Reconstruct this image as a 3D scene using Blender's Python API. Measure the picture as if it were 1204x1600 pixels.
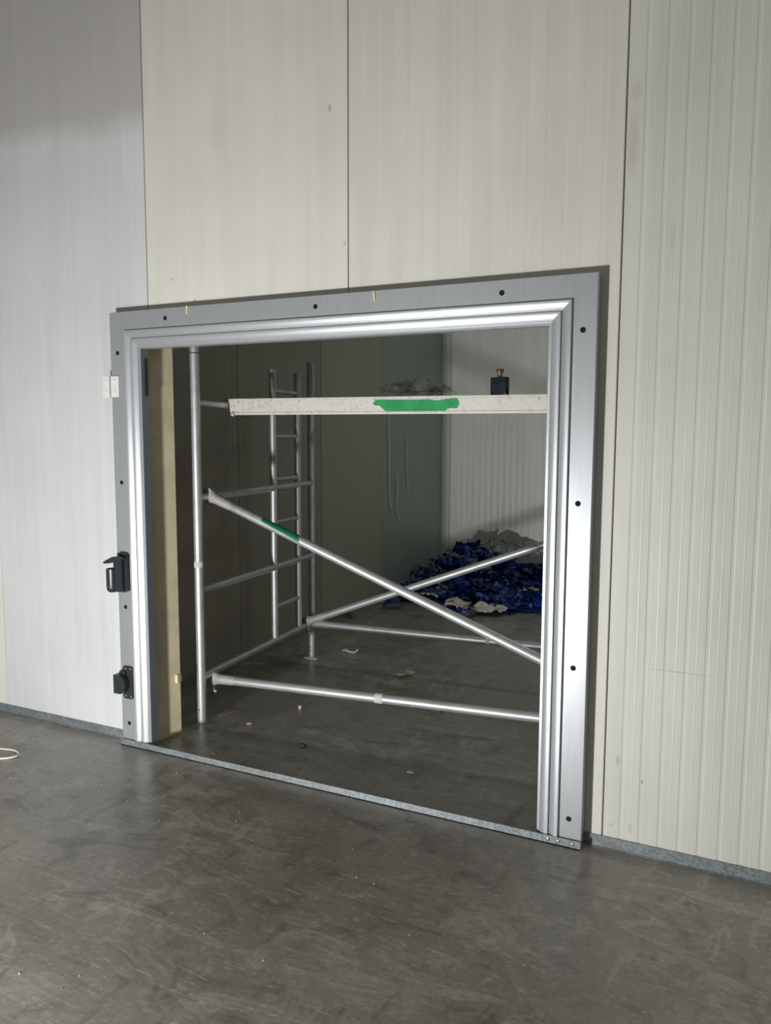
import bpy, math, random
from mathutils import Vector, Matrix, noise

C = bpy.context.scene.collection
for o in list(bpy.data.objects):
    bpy.data.objects.remove(o)
random.seed(7)
scene = bpy.context.scene

# ------------------------------------------------------------------ camera
cam_d = bpy.data.cameras.new('camera')
cam = bpy.data.objects.new('camera', cam_d)
C.objects.link(cam)
YAW, PITCH, ROLL = -0.4432, -0.1030, 0.0034
sy, cy = math.sin(YAW), math.cos(YAW)
F = Vector((sy, cy, 0)); Rt = Vector((cy, -sy, 0)); U = Vector((0, 0, 1))
F2 = F*math.cos(PITCH) + U*math.sin(PITCH)
U2 = U*math.cos(PITCH) - F*math.sin(PITCH)
R2 = Rt*math.cos(ROLL) + U2*math.sin(ROLL)
U3 = U2*math.cos(ROLL) - Rt*math.sin(ROLL)
M = Matrix((R2, U3, -F2)).transposed().to_4x4()
M.translation = Vector((0, -2.756, 1.5))
cam.matrix_world = M
cam_d.sensor_fit = 'VERTICAL'
cam_d.sensor_height = 36.0
cam_d.lens = 36.0*1204.94/1600
cam_d.clip_start = 0.05
scene.camera = cam

# ------------------------------------------------------------------ world, light, exposure
w = bpy.data.worlds.new('world'); scene.world = w; w.use_nodes = True
bg = w.node_tree.nodes['Background']
bg.inputs[0].default_value = (1.0, 0.98, 0.92, 1); bg.inputs[1].default_value = 0.16

ld = bpy.data.lights.new('work_lamp', 'AREA')          # low work lamp standing on the hall floor
ld.shape = 'DISK'; ld.size = 0.24; ld.energy = 118; ld.color = (1.0, 0.99, 0.965)
lo = bpy.data.objects.new('work_lamp', ld); lo.location = (-2.10, -3.1, 0.22); C.objects.link(lo)
lo.rotation_euler = Vector((0.05, 1.0, 0.22)).to_track_quat('-Z', 'Y').to_euler()

l2 = bpy.data.lights.new('room_fill', 'AREA')           # unseen fill added under the cold-room ceiling to brighten the inside
l2.shape = 'RECTANGLE'; l2.size = 1.2; l2.size_y = 0.5; l2.energy = 11.5; l2.color = (0.93, 1.0, 0.93)
l2o = bpy.data.objects.new('room_fill', l2); l2o.location = (-0.4, 2.9, 3.35); C.objects.link(l2o)

scene.view_settings.view_transform = 'Standard'
scene.view_settings.look = 'None'
scene.view_settings.exposure = 0.0
scene.view_settings.gamma = 1.0
scene.view_settings.use_curve_mapping = False

# ------------------------------------------------------------------ material helpers
def new_mat(name):
    m = bpy.data.materials.new(name); m.use_nodes = True
    nt = m.node_tree
    return m, nt, nt.nodes['Principled BSDF']

def ramp(nt, src, stops):
    r = nt.nodes.new('ShaderNodeValToRGB')
    e = r.color_ramp.elements
    while len(e) < len(stops): e.new(0.5)
    for el, (p, c) in zip(e, stops):
        el.position = p; el.color = (c[0], c[1], c[2], 1) if hasattr(c, '__len__') else (c, c, c, 1)
    nt.links.new(src, r.inputs[0])
    return r.outputs[0]

def coords(nt, scale=(1, 1, 1), rot=(0, 0, 0), kind='Object'):
    t = nt.nodes.new('ShaderNodeTexCoord'); mp = nt.nodes.new('ShaderNodeMapping')
    mp.inputs['Scale'].default_value = scale; mp.inputs['Rotation'].default_value = rot
    if kind == 'World':
        g = nt.nodes.new('ShaderNodeNewGeometry'); nt.links.new(g.outputs['Position'], mp.inputs[0])
    else:
        nt.links.new(t.outputs[kind], mp.inputs[0])
    return mp.outputs[0]

def tex(nt, vec, scale, detail=4, rough=0.6, dist=0.0):
    n = nt.nodes.new('ShaderNodeTexNoise')
    n.inputs['Scale'].default_value = scale; n.inputs['Detail'].default_value = detail
    n.inputs['Roughness'].default_value = rough; n.inputs['Distortion'].default_value = dist
    nt.links.new(vec, n.inputs['Vector'])
    return n.outputs[0]

def mix(nt, a, b, fac, mode='MIX'):
    m = nt.nodes.new('ShaderNodeMix'); m.data_type = 'RGBA'; m.blend_type = mode
    for idx, v in ((6, a), (7, b), (0, fac)):
        if isinstance(v, (int, float)):
            m.inputs[idx].default_value = v if idx == 0 else (v, v, v, 1)
        elif isinstance(v, tuple): m.inputs[idx].default_value = (v[0], v[1], v[2], 1)
        else: nt.links.new(v, m.inputs[idx])
    return m.outputs[2]

def math_n(nt, op, a, b=0.0, c=None, clamp=False):
    m = nt.nodes.new('ShaderNodeMath'); m.operation = op; m.use_clamp = clamp
    for i, v in enumerate((a, b) if c is None else (a, b, c)):
        if isinstance(v, (int, float)): m.inputs[i].default_value = v
        else: nt.links.new(v, m.inputs[i])
    return m.outputs[0]

def bump(nt, bs, h, strength=0.2, dist=0.01):
    b = nt.nodes.new('ShaderNodeBump'); b.inputs['Strength'].default_value = strength
    b.inputs['Distance'].default_value = dist
    nt.links.new(h, b.inputs['Height']); nt.links.new(b.outputs[0], bs.inputs['Normal'])

def plain(name, col, rough=0.5, metal=0.0, var=0.12, scale=20, bmp=0.0, spec=None, world=False, stretch=(1, 1, 1)):
    m, nt, bs = new_mat(name)
    v = coords(nt, stretch, kind='World' if world else 'Object')
    n = tex(nt, v, scale)
    lo_c = tuple(c*(1-var) for c in col); hi_c = tuple(min(1, c*(1+var)) for c in col)
    c = ramp(nt, n, [(0.3, lo_c), (0.7, hi_c)])
    nt.links.new(c, bs.inputs['Base Color'])
    bs.inputs['Metallic'].default_value = metal; bs.inputs['Roughness'].default_value = rough
    if spec is not None: bs.inputs['Specular IOR Level'].default_value = spec
    if bmp: bump(nt, bs, n, bmp, 0.005)
    return m

def smudge(nt, sep, cx, cz, rx, rz, nz, soft=0.5):
    """0..1 mask of an elliptical mark at world (cx, *, cz)"""
    dx = math_n(nt, 'DIVIDE', math_n(nt, 'SUBTRACT', sep.outputs[0], cx), rx)
    dz = math_n(nt, 'DIVIDE', math_n(nt, 'SUBTRACT', sep.outputs[2], cz), rz)
    d = math_n(nt, 'ADD', math_n(nt, 'MULTIPLY', dx, dx), math_n(nt, 'MULTIPLY', dz, dz))
    d = math_n(nt, 'ADD', d, math_n(nt, 'MULTIPLY', nz, 1.2))
    return math_n(nt, 'SUBTRACT', 1.6, d, clamp=True)

def panel_mat(name, col, rough=0.38, var=0.03, marks=(), upper_tone=False, dark_streaks=0.0):
    m, nt, bs = new_mat(name)
    v = coords(nt, kind='World')
    sep = nt.nodes.new('ShaderNodeSeparateXYZ'); nt.links.new(v, sep.inputs[0])
    n1 = tex(nt, v, 1.6, 5)
    vs = coords(nt, (14, 14, 0.6), kind='World'); n2 = tex(nt, vs, 1.0, 4)
    lo_c = tuple(c*(1-var*2) for c in col); hi_c = tuple(c*(1+var) for c in col)
    c = ramp(nt, n1, [(0.3, lo_c), (0.7, hi_c)])
    c = mix(nt, c, ramp(nt, n2, [(0.35, 0.93), (0.6, 1.0)]), 1.0, 'MULTIPLY')
    # tiny scuffs
    n3 = tex(nt, coords(nt, (9, 9, 5), kind='World'), 2.2, 6, 0.7)
    c = mix(nt, c, (0.33, 0.31, 0.28), math_n(nt, 'MULTIPLY', ramp(nt, n3, [(0.70, 0.0), (0.78, 1.0)]), 0.35))
    if dark_streaks:
        c = mix(nt, c, (0.30, 0.28, 0.24), math_n(nt, 'MULTIPLY', ramp(nt, n2, [(0.45, 0.0), (0.7, 1.0)]), dark_streaks))
    if upper_tone:   # browner tone on the upper part of this one panel, with a sloping lower edge
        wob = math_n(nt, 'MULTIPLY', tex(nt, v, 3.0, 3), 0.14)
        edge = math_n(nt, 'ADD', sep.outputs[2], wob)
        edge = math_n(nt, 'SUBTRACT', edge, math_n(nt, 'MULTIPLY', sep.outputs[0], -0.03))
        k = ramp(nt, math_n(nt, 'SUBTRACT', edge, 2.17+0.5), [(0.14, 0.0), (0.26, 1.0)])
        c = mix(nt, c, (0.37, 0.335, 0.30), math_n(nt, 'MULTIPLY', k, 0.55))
    nz = tex(nt, v, 30, 3)
    for (cx, cz, rx, rz, mc, a) in marks:
        k = smudge(nt, sep, cx, cz, rx, rz, nz)
        c = mix(nt, c, mc, math_n(nt, 'MULTIPLY', k, a))
    nt.links.new(c, bs.inputs['Base Color'])
    r = ramp(nt, n1, [(0.3, rough-0.05), (0.7, rough+0.07)])
    nt.links.new(r, bs.inputs['Roughness'])
    bump(nt, bs, n2, 0.05, 0.01)
    return m

M_panel_left = panel_mat('panel_white_blue', (0.645, 0.665, 0.68), 0.42, upper_tone=True)
M_panel_smooth = panel_mat('panel_cream', (0.72, 0.715, 0.665), 0.5,
    marks=((-1.555, 2.76, 0.008, 0.02, (0.2, 0.2, 0.18), 0.6), (-1.49, 2.24, 0.008, 0.012, (0.25, 0.24, 0.2), 0.5),
           (-2.36, 2.17, 0.010, 0.008, (0.3, 0.29, 0.25), 0.5), (-2.10, 2.75, 0.06, 0.10, (0.5, 0.5, 0.47), 0.25)))
M_panel_mid = panel_mat('panel_cream_ribbed', (0.70, 0.695, 0.645), 0.48)
M_panel_right = panel_mat('panel_greenish_white', (0.66, 0.665, 0.61), 0.42,
    marks=((-0.405, 2.45, 0.022, 0.12, (0.48, 0.43, 0.33), 0.5), (-0.40, 2.62, 0.02, 0.05, (0.5, 0.45, 0.38), 0.35),
           (-0.385, 0.335, 0.007, 0.028, (0.36, 0.36, 0.33), 0.7), (-0.40, 0.09, 0.008, 0.010, (0.42, 0.42, 0.4), 0.6),
           (-0.335, 0.09, 0.008, 0.025, (0.42, 0.42, 0.4), 0.5), (-0.30, 0.27, 0.004, 0.010, (0.2, 0.2, 0.18), 0.8),
           (-0.20, 0.685, 0.13, 0.003, (0.4, 0.4, 0.37), 0.6), (-0.27, 2.14, 0.01, 0.06, (0.5, 0.5, 0.45), 0.4)))
M_panel_in_dark = panel_mat('inner_panel_shaded', (0.40, 0.37, 0.31), 0.5, dark_streaks=0.35)  # shade on the near part of the left wall, painted into the panel colour
M_panel_in_olive = panel_mat('inner_panel_olive', (0.46, 0.46, 0.37), 0.5, dark_streaks=0.2)  # better lit stretch of the same wall, its lighter tone painted in
M_panel_in_green = panel_mat('inner_panel_green', (0.36, 0.44, 0.39), 0.33, dark_streaks=0.1)  # greener tint for the panels nearest the back wall
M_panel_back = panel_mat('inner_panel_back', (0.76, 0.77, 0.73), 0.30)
M_foam = plain('polyurethane_foam', (0.74, 0.66, 0.46), 0.9, var=0.10, scale=9, bmp=0.35, world=True)
M_ceiling = plain('ceiling_panel_paint', (0.6, 0.6, 0.57), 0.5, var=0.04, scale=2)

def alu_mat(name, col, rough, brush=(40, 40, 1.2), metal=0.75, dirt=0.0, dirtcol=(0.30, 0.28, 0.25), dscale=14):
    m, nt, bs = new_mat(name)
    n = tex(nt, coords(nt, brush), 3.0, 3)
    c = ramp(nt, n, [(0.3, tuple(x*0.97 for x in col)), (0.7, tuple(min(1, x*1.02) for x in col))])
    if dirt:
        n2 = tex(nt, coords(nt), dscale, 6, 0.7)
        c = mix(nt, c, dirtcol, math_n(nt, 'MULTIPLY', ramp(nt, n2, [(0.50, 0.0), (0.72, 1.0)]), dirt))
    nt.links.new(c, bs.inputs['Base Color'])
    bs.inputs['Metallic'].default_value = metal
    nt.links.new(ramp(nt, n, [(0.3, rough*0.96), (0.7, rough*1.05)]), bs.inputs['Roughness'])
    return m
M_frame = alu_mat('anodised_aluminium', (0.53, 0.56, 0.59), 0.385, metal=0.62)
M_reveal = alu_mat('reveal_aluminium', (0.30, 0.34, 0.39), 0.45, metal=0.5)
M_tube = alu_mat('scaffold_aluminium', (0.56, 0.58, 0.60), 0.46, brush=(8, 8, 8), metal=0.6, dirt=0.5)
M_clamp = alu_mat('cast_aluminium', (0.50, 0.49, 0.46), 0.55, brush=(9, 9, 9), metal=0.4, dirt=0.5)
M_tape = plain('masking_tape', (0.62, 0.60, 0.54), 0.8, var=0.1)
M_rail = alu_mat('platform_rail', (0.70, 0.68, 0.63), 0.55, brush=(2, 30, 30), metal=0.25, dirt=0.75, dirtcol=(0.38, 0.35, 0.31), dscale=55)
M_ply = plain('plywood_deck', (0.33, 0.24, 0.15), 0.8, var=0.2, scale=6)

def galv_mat():
    m, nt, bs = new_mat('galvanised_steel')
    v = coords(nt, kind='World')
    vo = nt.nodes.new('ShaderNodeTexVoronoi'); vo.inputs['Scale'].default_value = 130
    nt.links.new(v, vo.inputs['Vector'])
    sepc = nt.nodes.new('ShaderNodeSeparateColor'); nt.links.new(vo.outputs['Color'], sepc.inputs[0])
    c = ramp(nt, sepc.outputs[0], [(0.1, (0.20, 0.23, 0.245)), (0.9, (0.33, 0.37, 0.39))])
    c = mix(nt, c, (0.20, 0.19, 0.17), math_n(nt, 'MULTIPLY', ramp(nt, tex(nt, v, 6, 6), [(0.45, 0.0), (0.7, 1.0)]), 0.6))
    nt.links.new(c, bs.inputs['Base Color'])
    bs.inputs['Metallic'].default_value = 0.55; bs.inputs['Roughness'].default_value = 0.5
    return m
M_galv = galv_mat()
M_galv_in = plain('galvanised_dusty', (0.30, 0.28, 0.24), 0.6, metal=0.2, var=0.15, scale=10, world=True)
M_black = plain('black_plastic', (0.028, 0.032, 0.036), 0.32, var=0.2, scale=30)
M_hole = plain('hole_black', (0.004, 0.004, 0.005), 0.9)
M_white_metal = plain('white_painted_metal', (0.72, 0.73, 0.72), 0.4, var=0.05)
M_screw = plain('zinc_screw', (0.75, 0.76, 0.78), 0.25, metal=0.9, var=0.05)
M_copper = plain('copper_cap', (0.20, 0.115, 0.085), 0.35, metal=0.5, var=0.1)
M_green = plain('green_spray_paint', (0.0, 0.33, 0.085), 0.55, var=0.25, scale=14)
M_yellow = plain('yellow_pencil_wood', (0.74, 0.62, 0.34), 0.7, var=0.1)
M_cable = plain('white_cable_sheath', (0.72, 0.72, 0.66), 0.45, var=0.05)
M_card = plain('cardboard', (0.30, 0.26, 0.19), 0.9, var=0.1)
M_crumb = plain('foam_crumb', (0.62, 0.58, 0.46), 0.9, var=0.15)
M_cream_film = plain('cream_foam_film', (0.46, 0.43, 0.36), 0.55, var=0.2, scale=12)
M_rubber = plain('dark_rubber', (0.05, 0.055, 0.06), 0.6)

def glass_blue():
    m, nt, bs = new_mat('dark_blue_glass')
    n = tex(nt, coords(nt), 12)
    nt.links.new(ramp(nt, n, [(0.3, (0.010, 0.014, 0.024)), (0.7, (0.02, 0.03, 0.045))]), bs.inputs['Base Color'])
    bs.inputs['Roughness'].default_value = 0.12
    bs.inputs['Coat Weight'].default_value = 0.4
    return m
M_bottle = glass_blue()

def film_mat(name, c1, c2, trans=0.0, alpha=1.0, rough=0.25):
    m, nt, bs = new_mat(name)
    n = tex(nt, coords(nt), 5, 5)
    nt.links.new(ramp(nt, n, [(0.35, c1), (0.65, c2)]), bs.inputs['Base Color'])
    bs.inputs['Roughness'].default_value = rough
    bs.inputs['Transmission Weight'].default_value = trans
    bs.inputs['IOR'].default_value = 1.45
    bs.inputs['Alpha'].default_value = alpha
    bump(nt, bs, tex(nt, coords(nt), 40, 4), 0.5, 0.01)
    return m
M_blue = film_mat('blue_film', (0.006, 0.018, 0.11), (0.018, 0.050, 0.25), rough=0.16)
M_blue_pale = film_mat('pale_blue_film', (0.06, 0.10, 0.16), (0.18, 0.24, 0.31))
M_clear = film_mat('clear_film', (0.16, 0.20, 0.17), (0.34, 0.38, 0.34), alpha=0.30, rough=0.22)
M_dark_film = film_mat('grey_film', (0.10, 0.12, 0.11), (0.20, 0.23, 0.21), alpha=0.9)

def floor_mat():
    m, nt, bs = new_mat('dusty_sealed_concrete')
    v = coords(nt, kind='World')
    big = tex(nt, v, 0.9, 5, 0.6, 0.4)
    c = ramp(nt, big, [(0.30, (0.225, 0.200, 0.170)), (0.5, (0.295, 0.277, 0.245)), (0.72, (0.375, 0.365, 0.33))])
    # boot scuffs and trowel sweeps
    s1 = tex(nt, coords(nt, (1.0, 2.3, 1), (0, 0, math.radians(14)), 'World'), 2.4, 8, 0.60, 1.7)
    s2 = tex(nt, coords(nt, (2.0, 1.0, 1), (0, 0, math.radians(-38)), 'World'), 3.2, 8, 0.60, 1.5)
    area = ramp(nt, tex(nt, v, 1.1, 2), [(0.40, 0.15), (0.6, 1.0)])
    l1 = ramp(nt, s1, [(0.53, 0.0), (0.60, 1.0), (0.66, 0.0)])
    l2 = ramp(nt, s2, [(0.56, 0.0), (0.61, 1.0), (0.67, 0.0)])
    d1 = ramp(nt, s1, [(0.33, 1.0), (0.42, 0.0)])
    d2 = ramp(nt, s2, [(0.34, 1.0), (0.43, 0.0)])
    c = mix(nt, c, (0.56, 0.53, 0.47), math_n(nt, 'MULTIPLY', math_n(nt, 'MULTIPLY', l1, area), 0.55))
    c = mix(nt, c, (0.56, 0.53, 0.47), math_n(nt, 'MULTIPLY', math_n(nt, 'MULTIPLY', l2, area), 0.50))
    c = mix(nt, c, (0.11, 0.10, 0.085), math_n(nt, 'MULTIPLY', d1, 0.52))
    c = mix(nt, c, (0.12, 0.105, 0.09), math_n(nt, 'MULTIPLY', d2, 0.45))
    # thin bright scratches
    s3 = tex(nt, coords(nt, (1.0, 7.0, 1), (0, 0, math.radians(35)), 'World'), 5, 7, 0.6, 3.0)
    c = mix(nt, c, (0.70, 0.67, 0.60), math_n(nt, 'MULTIPLY', ramp(nt, s3, [(0.60, 0.0), (0.63, 1.0), (0.67, 0.0)]), 0.50))
    fine = tex(nt, v, 55, 6, 0.75)
    c = mix(nt, c, ramp(nt, fine, [(0.3, 0.72), (0.7, 1.25)]), 0.8, 'MULTIPLY')
    nt.links.new(c, bs.inputs['Base Color'])
    r = mix(nt, ramp(nt, big, [(0.3, 0.20), (0.7, 0.28)]), ramp(nt, s1, [(0.4, 0.0), (0.65, 0.16)]), 1.0, 'ADD')
    nt.links.new(r, bs.inputs['Roughness'])
    bs.inputs['Specular IOR Level'].default_value = 0.5
    bump(nt, bs, s1, 0.12, 0.01)
    return m
M_floor = floor_mat()

# ------------------------------------------------------------------ mesh helpers
class MB:
    def __init__(s): s.v = []; s.f = []; s.m = []
    def add(s, vs, fs, mi=0):
        b = len(s.v); s.v += [tuple(x) for x in vs]
        for f in fs: s.f.append(tuple(b+i for i in f)); s.m.append(mi)
        return s
    def box(s, x0, x1, y0, y1, z0, z1, mi=0, bev=0.0):
        if bev <= 0:
            vs = [(x, y, z) for z in (z0, z1) for y in (y0, y1) for x in (x0, x1)]
            return s.add(vs, [(0, 2, 3, 1), (4, 5, 7, 6), (0, 1, 5, 4), (2, 6, 7, 3), (0, 4, 6, 2), (1, 3, 7, 5)], mi)
        import bmesh
        bm = bmesh.new(); bmesh.ops.create_cube(bm, size=1.0)
        for v in bm.verts:
            v.co = Vector(((x0+x1)/2+v.co.x*(x1-x0), (y0+y1)/2+v.co.y*(y1-y0), (z0+z1)/2+v.co.z*(z1-z0)))
        bmesh.ops.bevel(bm, geom=list(bm.edges), offset=bev, segments=2, affect='EDGES', profile=0.5)
        bm.verts.index_update()
        s.add([v.co[:] for v in bm.verts], [[v.index for v in f.verts] for f in bm.faces], mi); bm.free()
        return s
    def tube(s, p0, p1, r, n=20, mi=0, r1=None, cap=True):
        p0, p1 = Vector(p0), Vector(p1); d = (p1-p0).normalized(); r1 = r if r1 is None else r1
        a = d.orthogonal().normalized(); b = d.cross(a)
        vs = []
        for p, q in ((p0, r), (p1, r1)):
            for i in range(n):
                t = 2*math.pi*i/n; vs.append(p+(a*math.cos(t)+b*math.sin(t))*q)
        fs = [(i, (i+1) % n, n+(i+1) % n, n+i) for i in range(n)]
        if cap: fs += [tuple(range(n))[::-1], tuple(range(n, 2*n))]
        return s.add(vs, fs, mi)
    def path(s, pts, r, n=10, mi=0):
        pts = [Vector(p) for p in pts]; rings = []
        a = None
        for i, p in enumerate(pts):
            d = (pts[min(i+1, len(pts)-1)]-pts[max(i-1, 0)]).normalized()
            a = d.orthogonal().normalized() if a is None else (a-d*a.dot(d)).normalized()
            b = d.cross(a)
            rr = r[i] if hasattr(r, '__len__') else r
            rings.append([p+(a*math.cos(2*math.pi*k/n)+b*math.sin(2*math.pi*k/n))*rr for k in range(n)])
        vs = [v for q in rings for v in q]; fs = []
        for i in range(len(pts)-1):
            for k in range(n):
                fs.append((i*n+k, i*n+(k+1) % n, (i+1)*n+(k+1) % n, (i+1)*n+k))
        fs += [tuple(range(n))[::-1], tuple((len(pts)-1)*n+k for k in range(n))]
        return s.add(vs, fs, mi)
    def lathe(s, prof, n=24, mi=0, axis='z', o=(0, 0, 0)):
        vs = []
        for (r, h) in prof:
            for k in range(n):
                t = 2*math.pi*k/n
                q = (r*math.cos(t), r*math.sin(t), h) if axis == 'z' else (r*math.cos(t), h, r*math.sin(t))
                vs.append((q[0]+o[0], q[1]+o[1], q[2]+o[2]))
        fs = []
        for i in range(len(prof)-1):
            for k in range(n):
                fs.append((i*n+k, i*n+(k+1) % n, (i+1)*n+(k+1) % n, (i+1)*n+k))
        fs += [tuple(range(n))[::-1], tuple((len(prof)-1)*n+k for k in range(n))]
        return s.add(vs, fs, mi)
    def prism(s, outline, axis, a, b, mi=0):
        """closed 2-D outline extruded along axis from a to b; outline in the other two axes in order"""
        n = len(outline); vs = []
        for h in (a, b):
            for (p, q) in outline:
                vs.append({'x': (h, p, q), 'y': (p, h, q), 'z': (p, q, h)}[axis])
        fs = [(i, (i+1) % n, n+(i+1) % n, n+i) for i in range(n)] + [tuple(range(n))[::-1], tuple(range(n, 2*n))]
        return s.add(vs, fs, mi)
    def xform(s, mat): s.v = [tuple(mat @ Vector(v)) for v in s.v]; return s
    def build(s, name, mats, parent=None, smooth=False, kind=None, label=None, loc=None):
        me = bpy.data.meshes.new(name); me.from_pydata(s.v, [], s.f)
        if not isinstance(mats, (list, tuple)): mats = [mats]
        for m in mats: me.materials.append(m)
        me.polygons.foreach_set('material_index', s.m)
        import bmesh
        bm = bmesh.new(); bm.from_mesh(me); bmesh.ops.recalc_face_normals(bm, faces=bm.faces)
        if smooth:
            for f in bm.faces: f.smooth = True
            for e in bm.edges:
                if len(e.link_faces) == 2 and e.calc_face_angle(0) > math.radians(38): e.smooth = False
        bm.to_mesh(me); bm.free(); me.update()
        o = bpy.data.objects.new(name, me); C.objects.link(o)
        if parent: o.parent = parent
        if loc: o.location = loc
        if kind: o['kind'] = kind
        if label: o['label'] = label
        return o

def tag(o, label, cat=None, group=None, kind=None):
    o['label'] = label
    if cat: o['category'] = cat
    if group: o['group'] = group
    if kind: o['kind'] = kind
    return o
def empty(name, loc=(0, 0, 0), rz=0.0):
    o = bpy.data.objects.new(name, None); C.objects.link(o)
    o.location = loc; o.rotation_euler = (0, 0, rz); o.empty_display_size = 0.1
    return o

# ------------------------------------------------------------------ setting: floor, walls, ceiling
fl = MB().box(-9, 6, -9, 8, -0.15, 0).build('floor', M_floor); fl['kind'] = 'structure'

TH = 0.172        # sandwich panel thickness
def skin(w, pitch, depth, joint=0.006):
    """front face outline of a panel from 0 to w: shallow grooves, chamfered joint edges; returns (x, y) with y>=0 into the wall"""
    pts = [(0.0016, 0.012), (0.0024, 0.002), (0.0045, 0.0)]
    if depth > 0:
        n = int(round(w/pitch))
        for i in range(1, n):
            c = i*w/n
            pts += [(c-0.0085, 0), (c-0.0055, depth), (c+0.0030, depth), (c+0.0060, 0)]
            pts += [(c+w/n/2-0.003, 0), (c+w/n/2, -depth*0.35), (c+w/n/2+0.003, 0)]
    pts += [(w-0.0045, 0.0), (w-0.0024, 0.002), (w-0.0016, 0.012)]
    return pts
def cut(pts, a, b):
    out = []
    for i in range(len(pts)-1):
        (x0, y0), (x1, y1) = pts[i], pts[i+1]
        if x1 <= a or x0 >= b: continue
        if not out:
            if x0 < a: t = (a-x0)/(x1-x0); out.append((a, y0+t*(y1-y0)))
            else: out.append((x0, y0))
        if x1 > b: t = (b-x0)/(x1-x0); out.append((b, y0+t*(y1-y0)))
        else: out.append((x1, y1))
    return out
def slab(mb, pts, thick, z0, z1):
    """skin profile with foam-filled body; sides get material 1"""
    o = list(pts); n = len(o)
    x0, x1 = o[0][0], o[-1][0]
    full = o + [(x1, thick), (x0, thick)]
    m = len(full); vs = [(x, y, z) for z in (z0, z1) for (x, y) in full]
    b = len(mb.v); mb.v += vs
    for i in range(m):
        j = (i+1) % m
        mb.f.append((b+i, b+j, b+m+j, b+m+i))
        mb.m.append(1 if i in (n-1, n+1) else 0)
    mb.f.append(tuple(b+i for i in range(m))[::-1]); mb.m.append(1)
    mb.f.append(tuple(b+m+i for i in range(m))); mb.m.append(1)

OX0, OX1, OZ = -2.548, -0.60, 1.955     # cut-out in the wall
WZ = 4.6
wf = empty('wall_front'); wf['kind'] = 'structure'
tag(wf, 'insulated sandwich-panel wall around the cold-room door opening')
seams = [-5.63, -4.59, -3.55, -2.50, -1.4745, -0.431, 0.61, 1.65, 2.69]
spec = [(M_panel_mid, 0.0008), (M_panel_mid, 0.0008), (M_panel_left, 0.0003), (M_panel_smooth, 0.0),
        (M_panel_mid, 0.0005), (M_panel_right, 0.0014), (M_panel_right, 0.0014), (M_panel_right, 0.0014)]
for i, (mt, dep) in enumerate(spec):
    x0, x1 = seams[i], seams[i+1]; w_ = x1-x0
    prof = skin(w_, 0.065, dep); mb = MB()
    a, b = OX0-x0, OX1-x0
    if a < w_ and b > 0:
        if a > 0:       # foam cut beside the left jamb, slanted so it catches lamp light
            slab(mb, cut(prof, 0, a), TH, 0.002, OZ)
            mb.v = [(v[0]+0.034 if abs(v[0]-a) < 1e-4 and v[1] > 0.1 else v[0]-0.003 if abs(v[0]-a) < 1e-4 else v[0], v[1], v[2]) for v in mb.v]
        if b < w_: slab(mb, cut(prof, b, w_), TH, 0.002, OZ)
        slab(mb, prof, TH, OZ, WZ)
        mb.v = [tuple(v) for v in mb.v]
    else:
        slab(mb, prof, TH, 0.002, WZ)
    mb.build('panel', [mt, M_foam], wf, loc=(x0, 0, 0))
MB().box(-5.63, OX0-0.05, 0.013, TH-0.01, 0, WZ).box(OX1+0.05, 2.69, 0.013, TH-0.01, 0, WZ).box(OX0-0.05, OX1+0.05, 0.013, TH-0.01, OZ+0.05, WZ).build('panel_core', M_rubber, wf)

# inner room
XL, YB, XR, IZ = -2.96, 4.859, 2.2, 3.4
def inner_wall(name, label, seam_list, mats, dep, mapf):
    e = empty(name); e['kind'] = 'structure'; tag(e, label)
    for i in range(len(seam_list)-1):
        a, b = seam_list[i], seam_list[i+1]
        mb = MB(); slab(mb, skin(b-a, 0.065, dep), 0.1, 0.0, IZ)
        mb.v = [mapf(v[0]+a, v[1], v[2]) for v in mb.v]
        mb.build('panel', [mats[i], M_foam], e)
    return e
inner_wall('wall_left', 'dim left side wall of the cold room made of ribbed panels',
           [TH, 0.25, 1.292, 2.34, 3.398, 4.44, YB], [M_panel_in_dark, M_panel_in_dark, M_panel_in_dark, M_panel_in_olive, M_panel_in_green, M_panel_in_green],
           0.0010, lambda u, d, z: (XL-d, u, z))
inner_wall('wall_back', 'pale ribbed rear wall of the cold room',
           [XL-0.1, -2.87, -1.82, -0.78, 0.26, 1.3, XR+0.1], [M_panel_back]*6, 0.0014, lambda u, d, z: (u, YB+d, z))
inner_wall('wall_right', 'right side wall of the cold room, out of view',
           [TH, 1.24, 2.28, 3.32, YB], [M_panel_back]*4, 0.0010, lambda u, d, z: (XR+d, u, z))
cl = MB().box(XL-0.1, XR+0.1, TH, YB+0.1, IZ, IZ+0.1).build('ceiling', M_ceiling); cl['kind'] = 'structure'

# galvanised base channels
def channel(mb, x0, x1, h=0.043):
    mb.prism([(0, 0), (-0.012, 0), (-0.012, 0.0015), (-0.0065, 0.003), (-0.0065, h), (0, h)], 'x', x0, x1)
b1 = MB(); channel(b1, -5.63, -2.683); b1 = b1.build('baseboard_front', M_galv); b1['kind'] = 'structure'
b2 = MB(); channel(b2, -0.493, 2.69); b2 = b2.build('baseboard_front', M_galv); b2['kind'] = 'structure'
bl = MB().box(XL, XL+0.005, TH, YB, 0, 0.05).box(XL, XL+0.03, TH, YB, 0, 0.004).build('baseboard_left', M_galv_in); bl['kind'] = 'structure'
bb = MB().box(XL, XR, YB-0.005, YB, 0, 0.05).box(XL, XR, YB-0.03, YB, 0, 0.004).build('baseboard_back', M_galv_in); bb['kind'] = 'structure'

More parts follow.
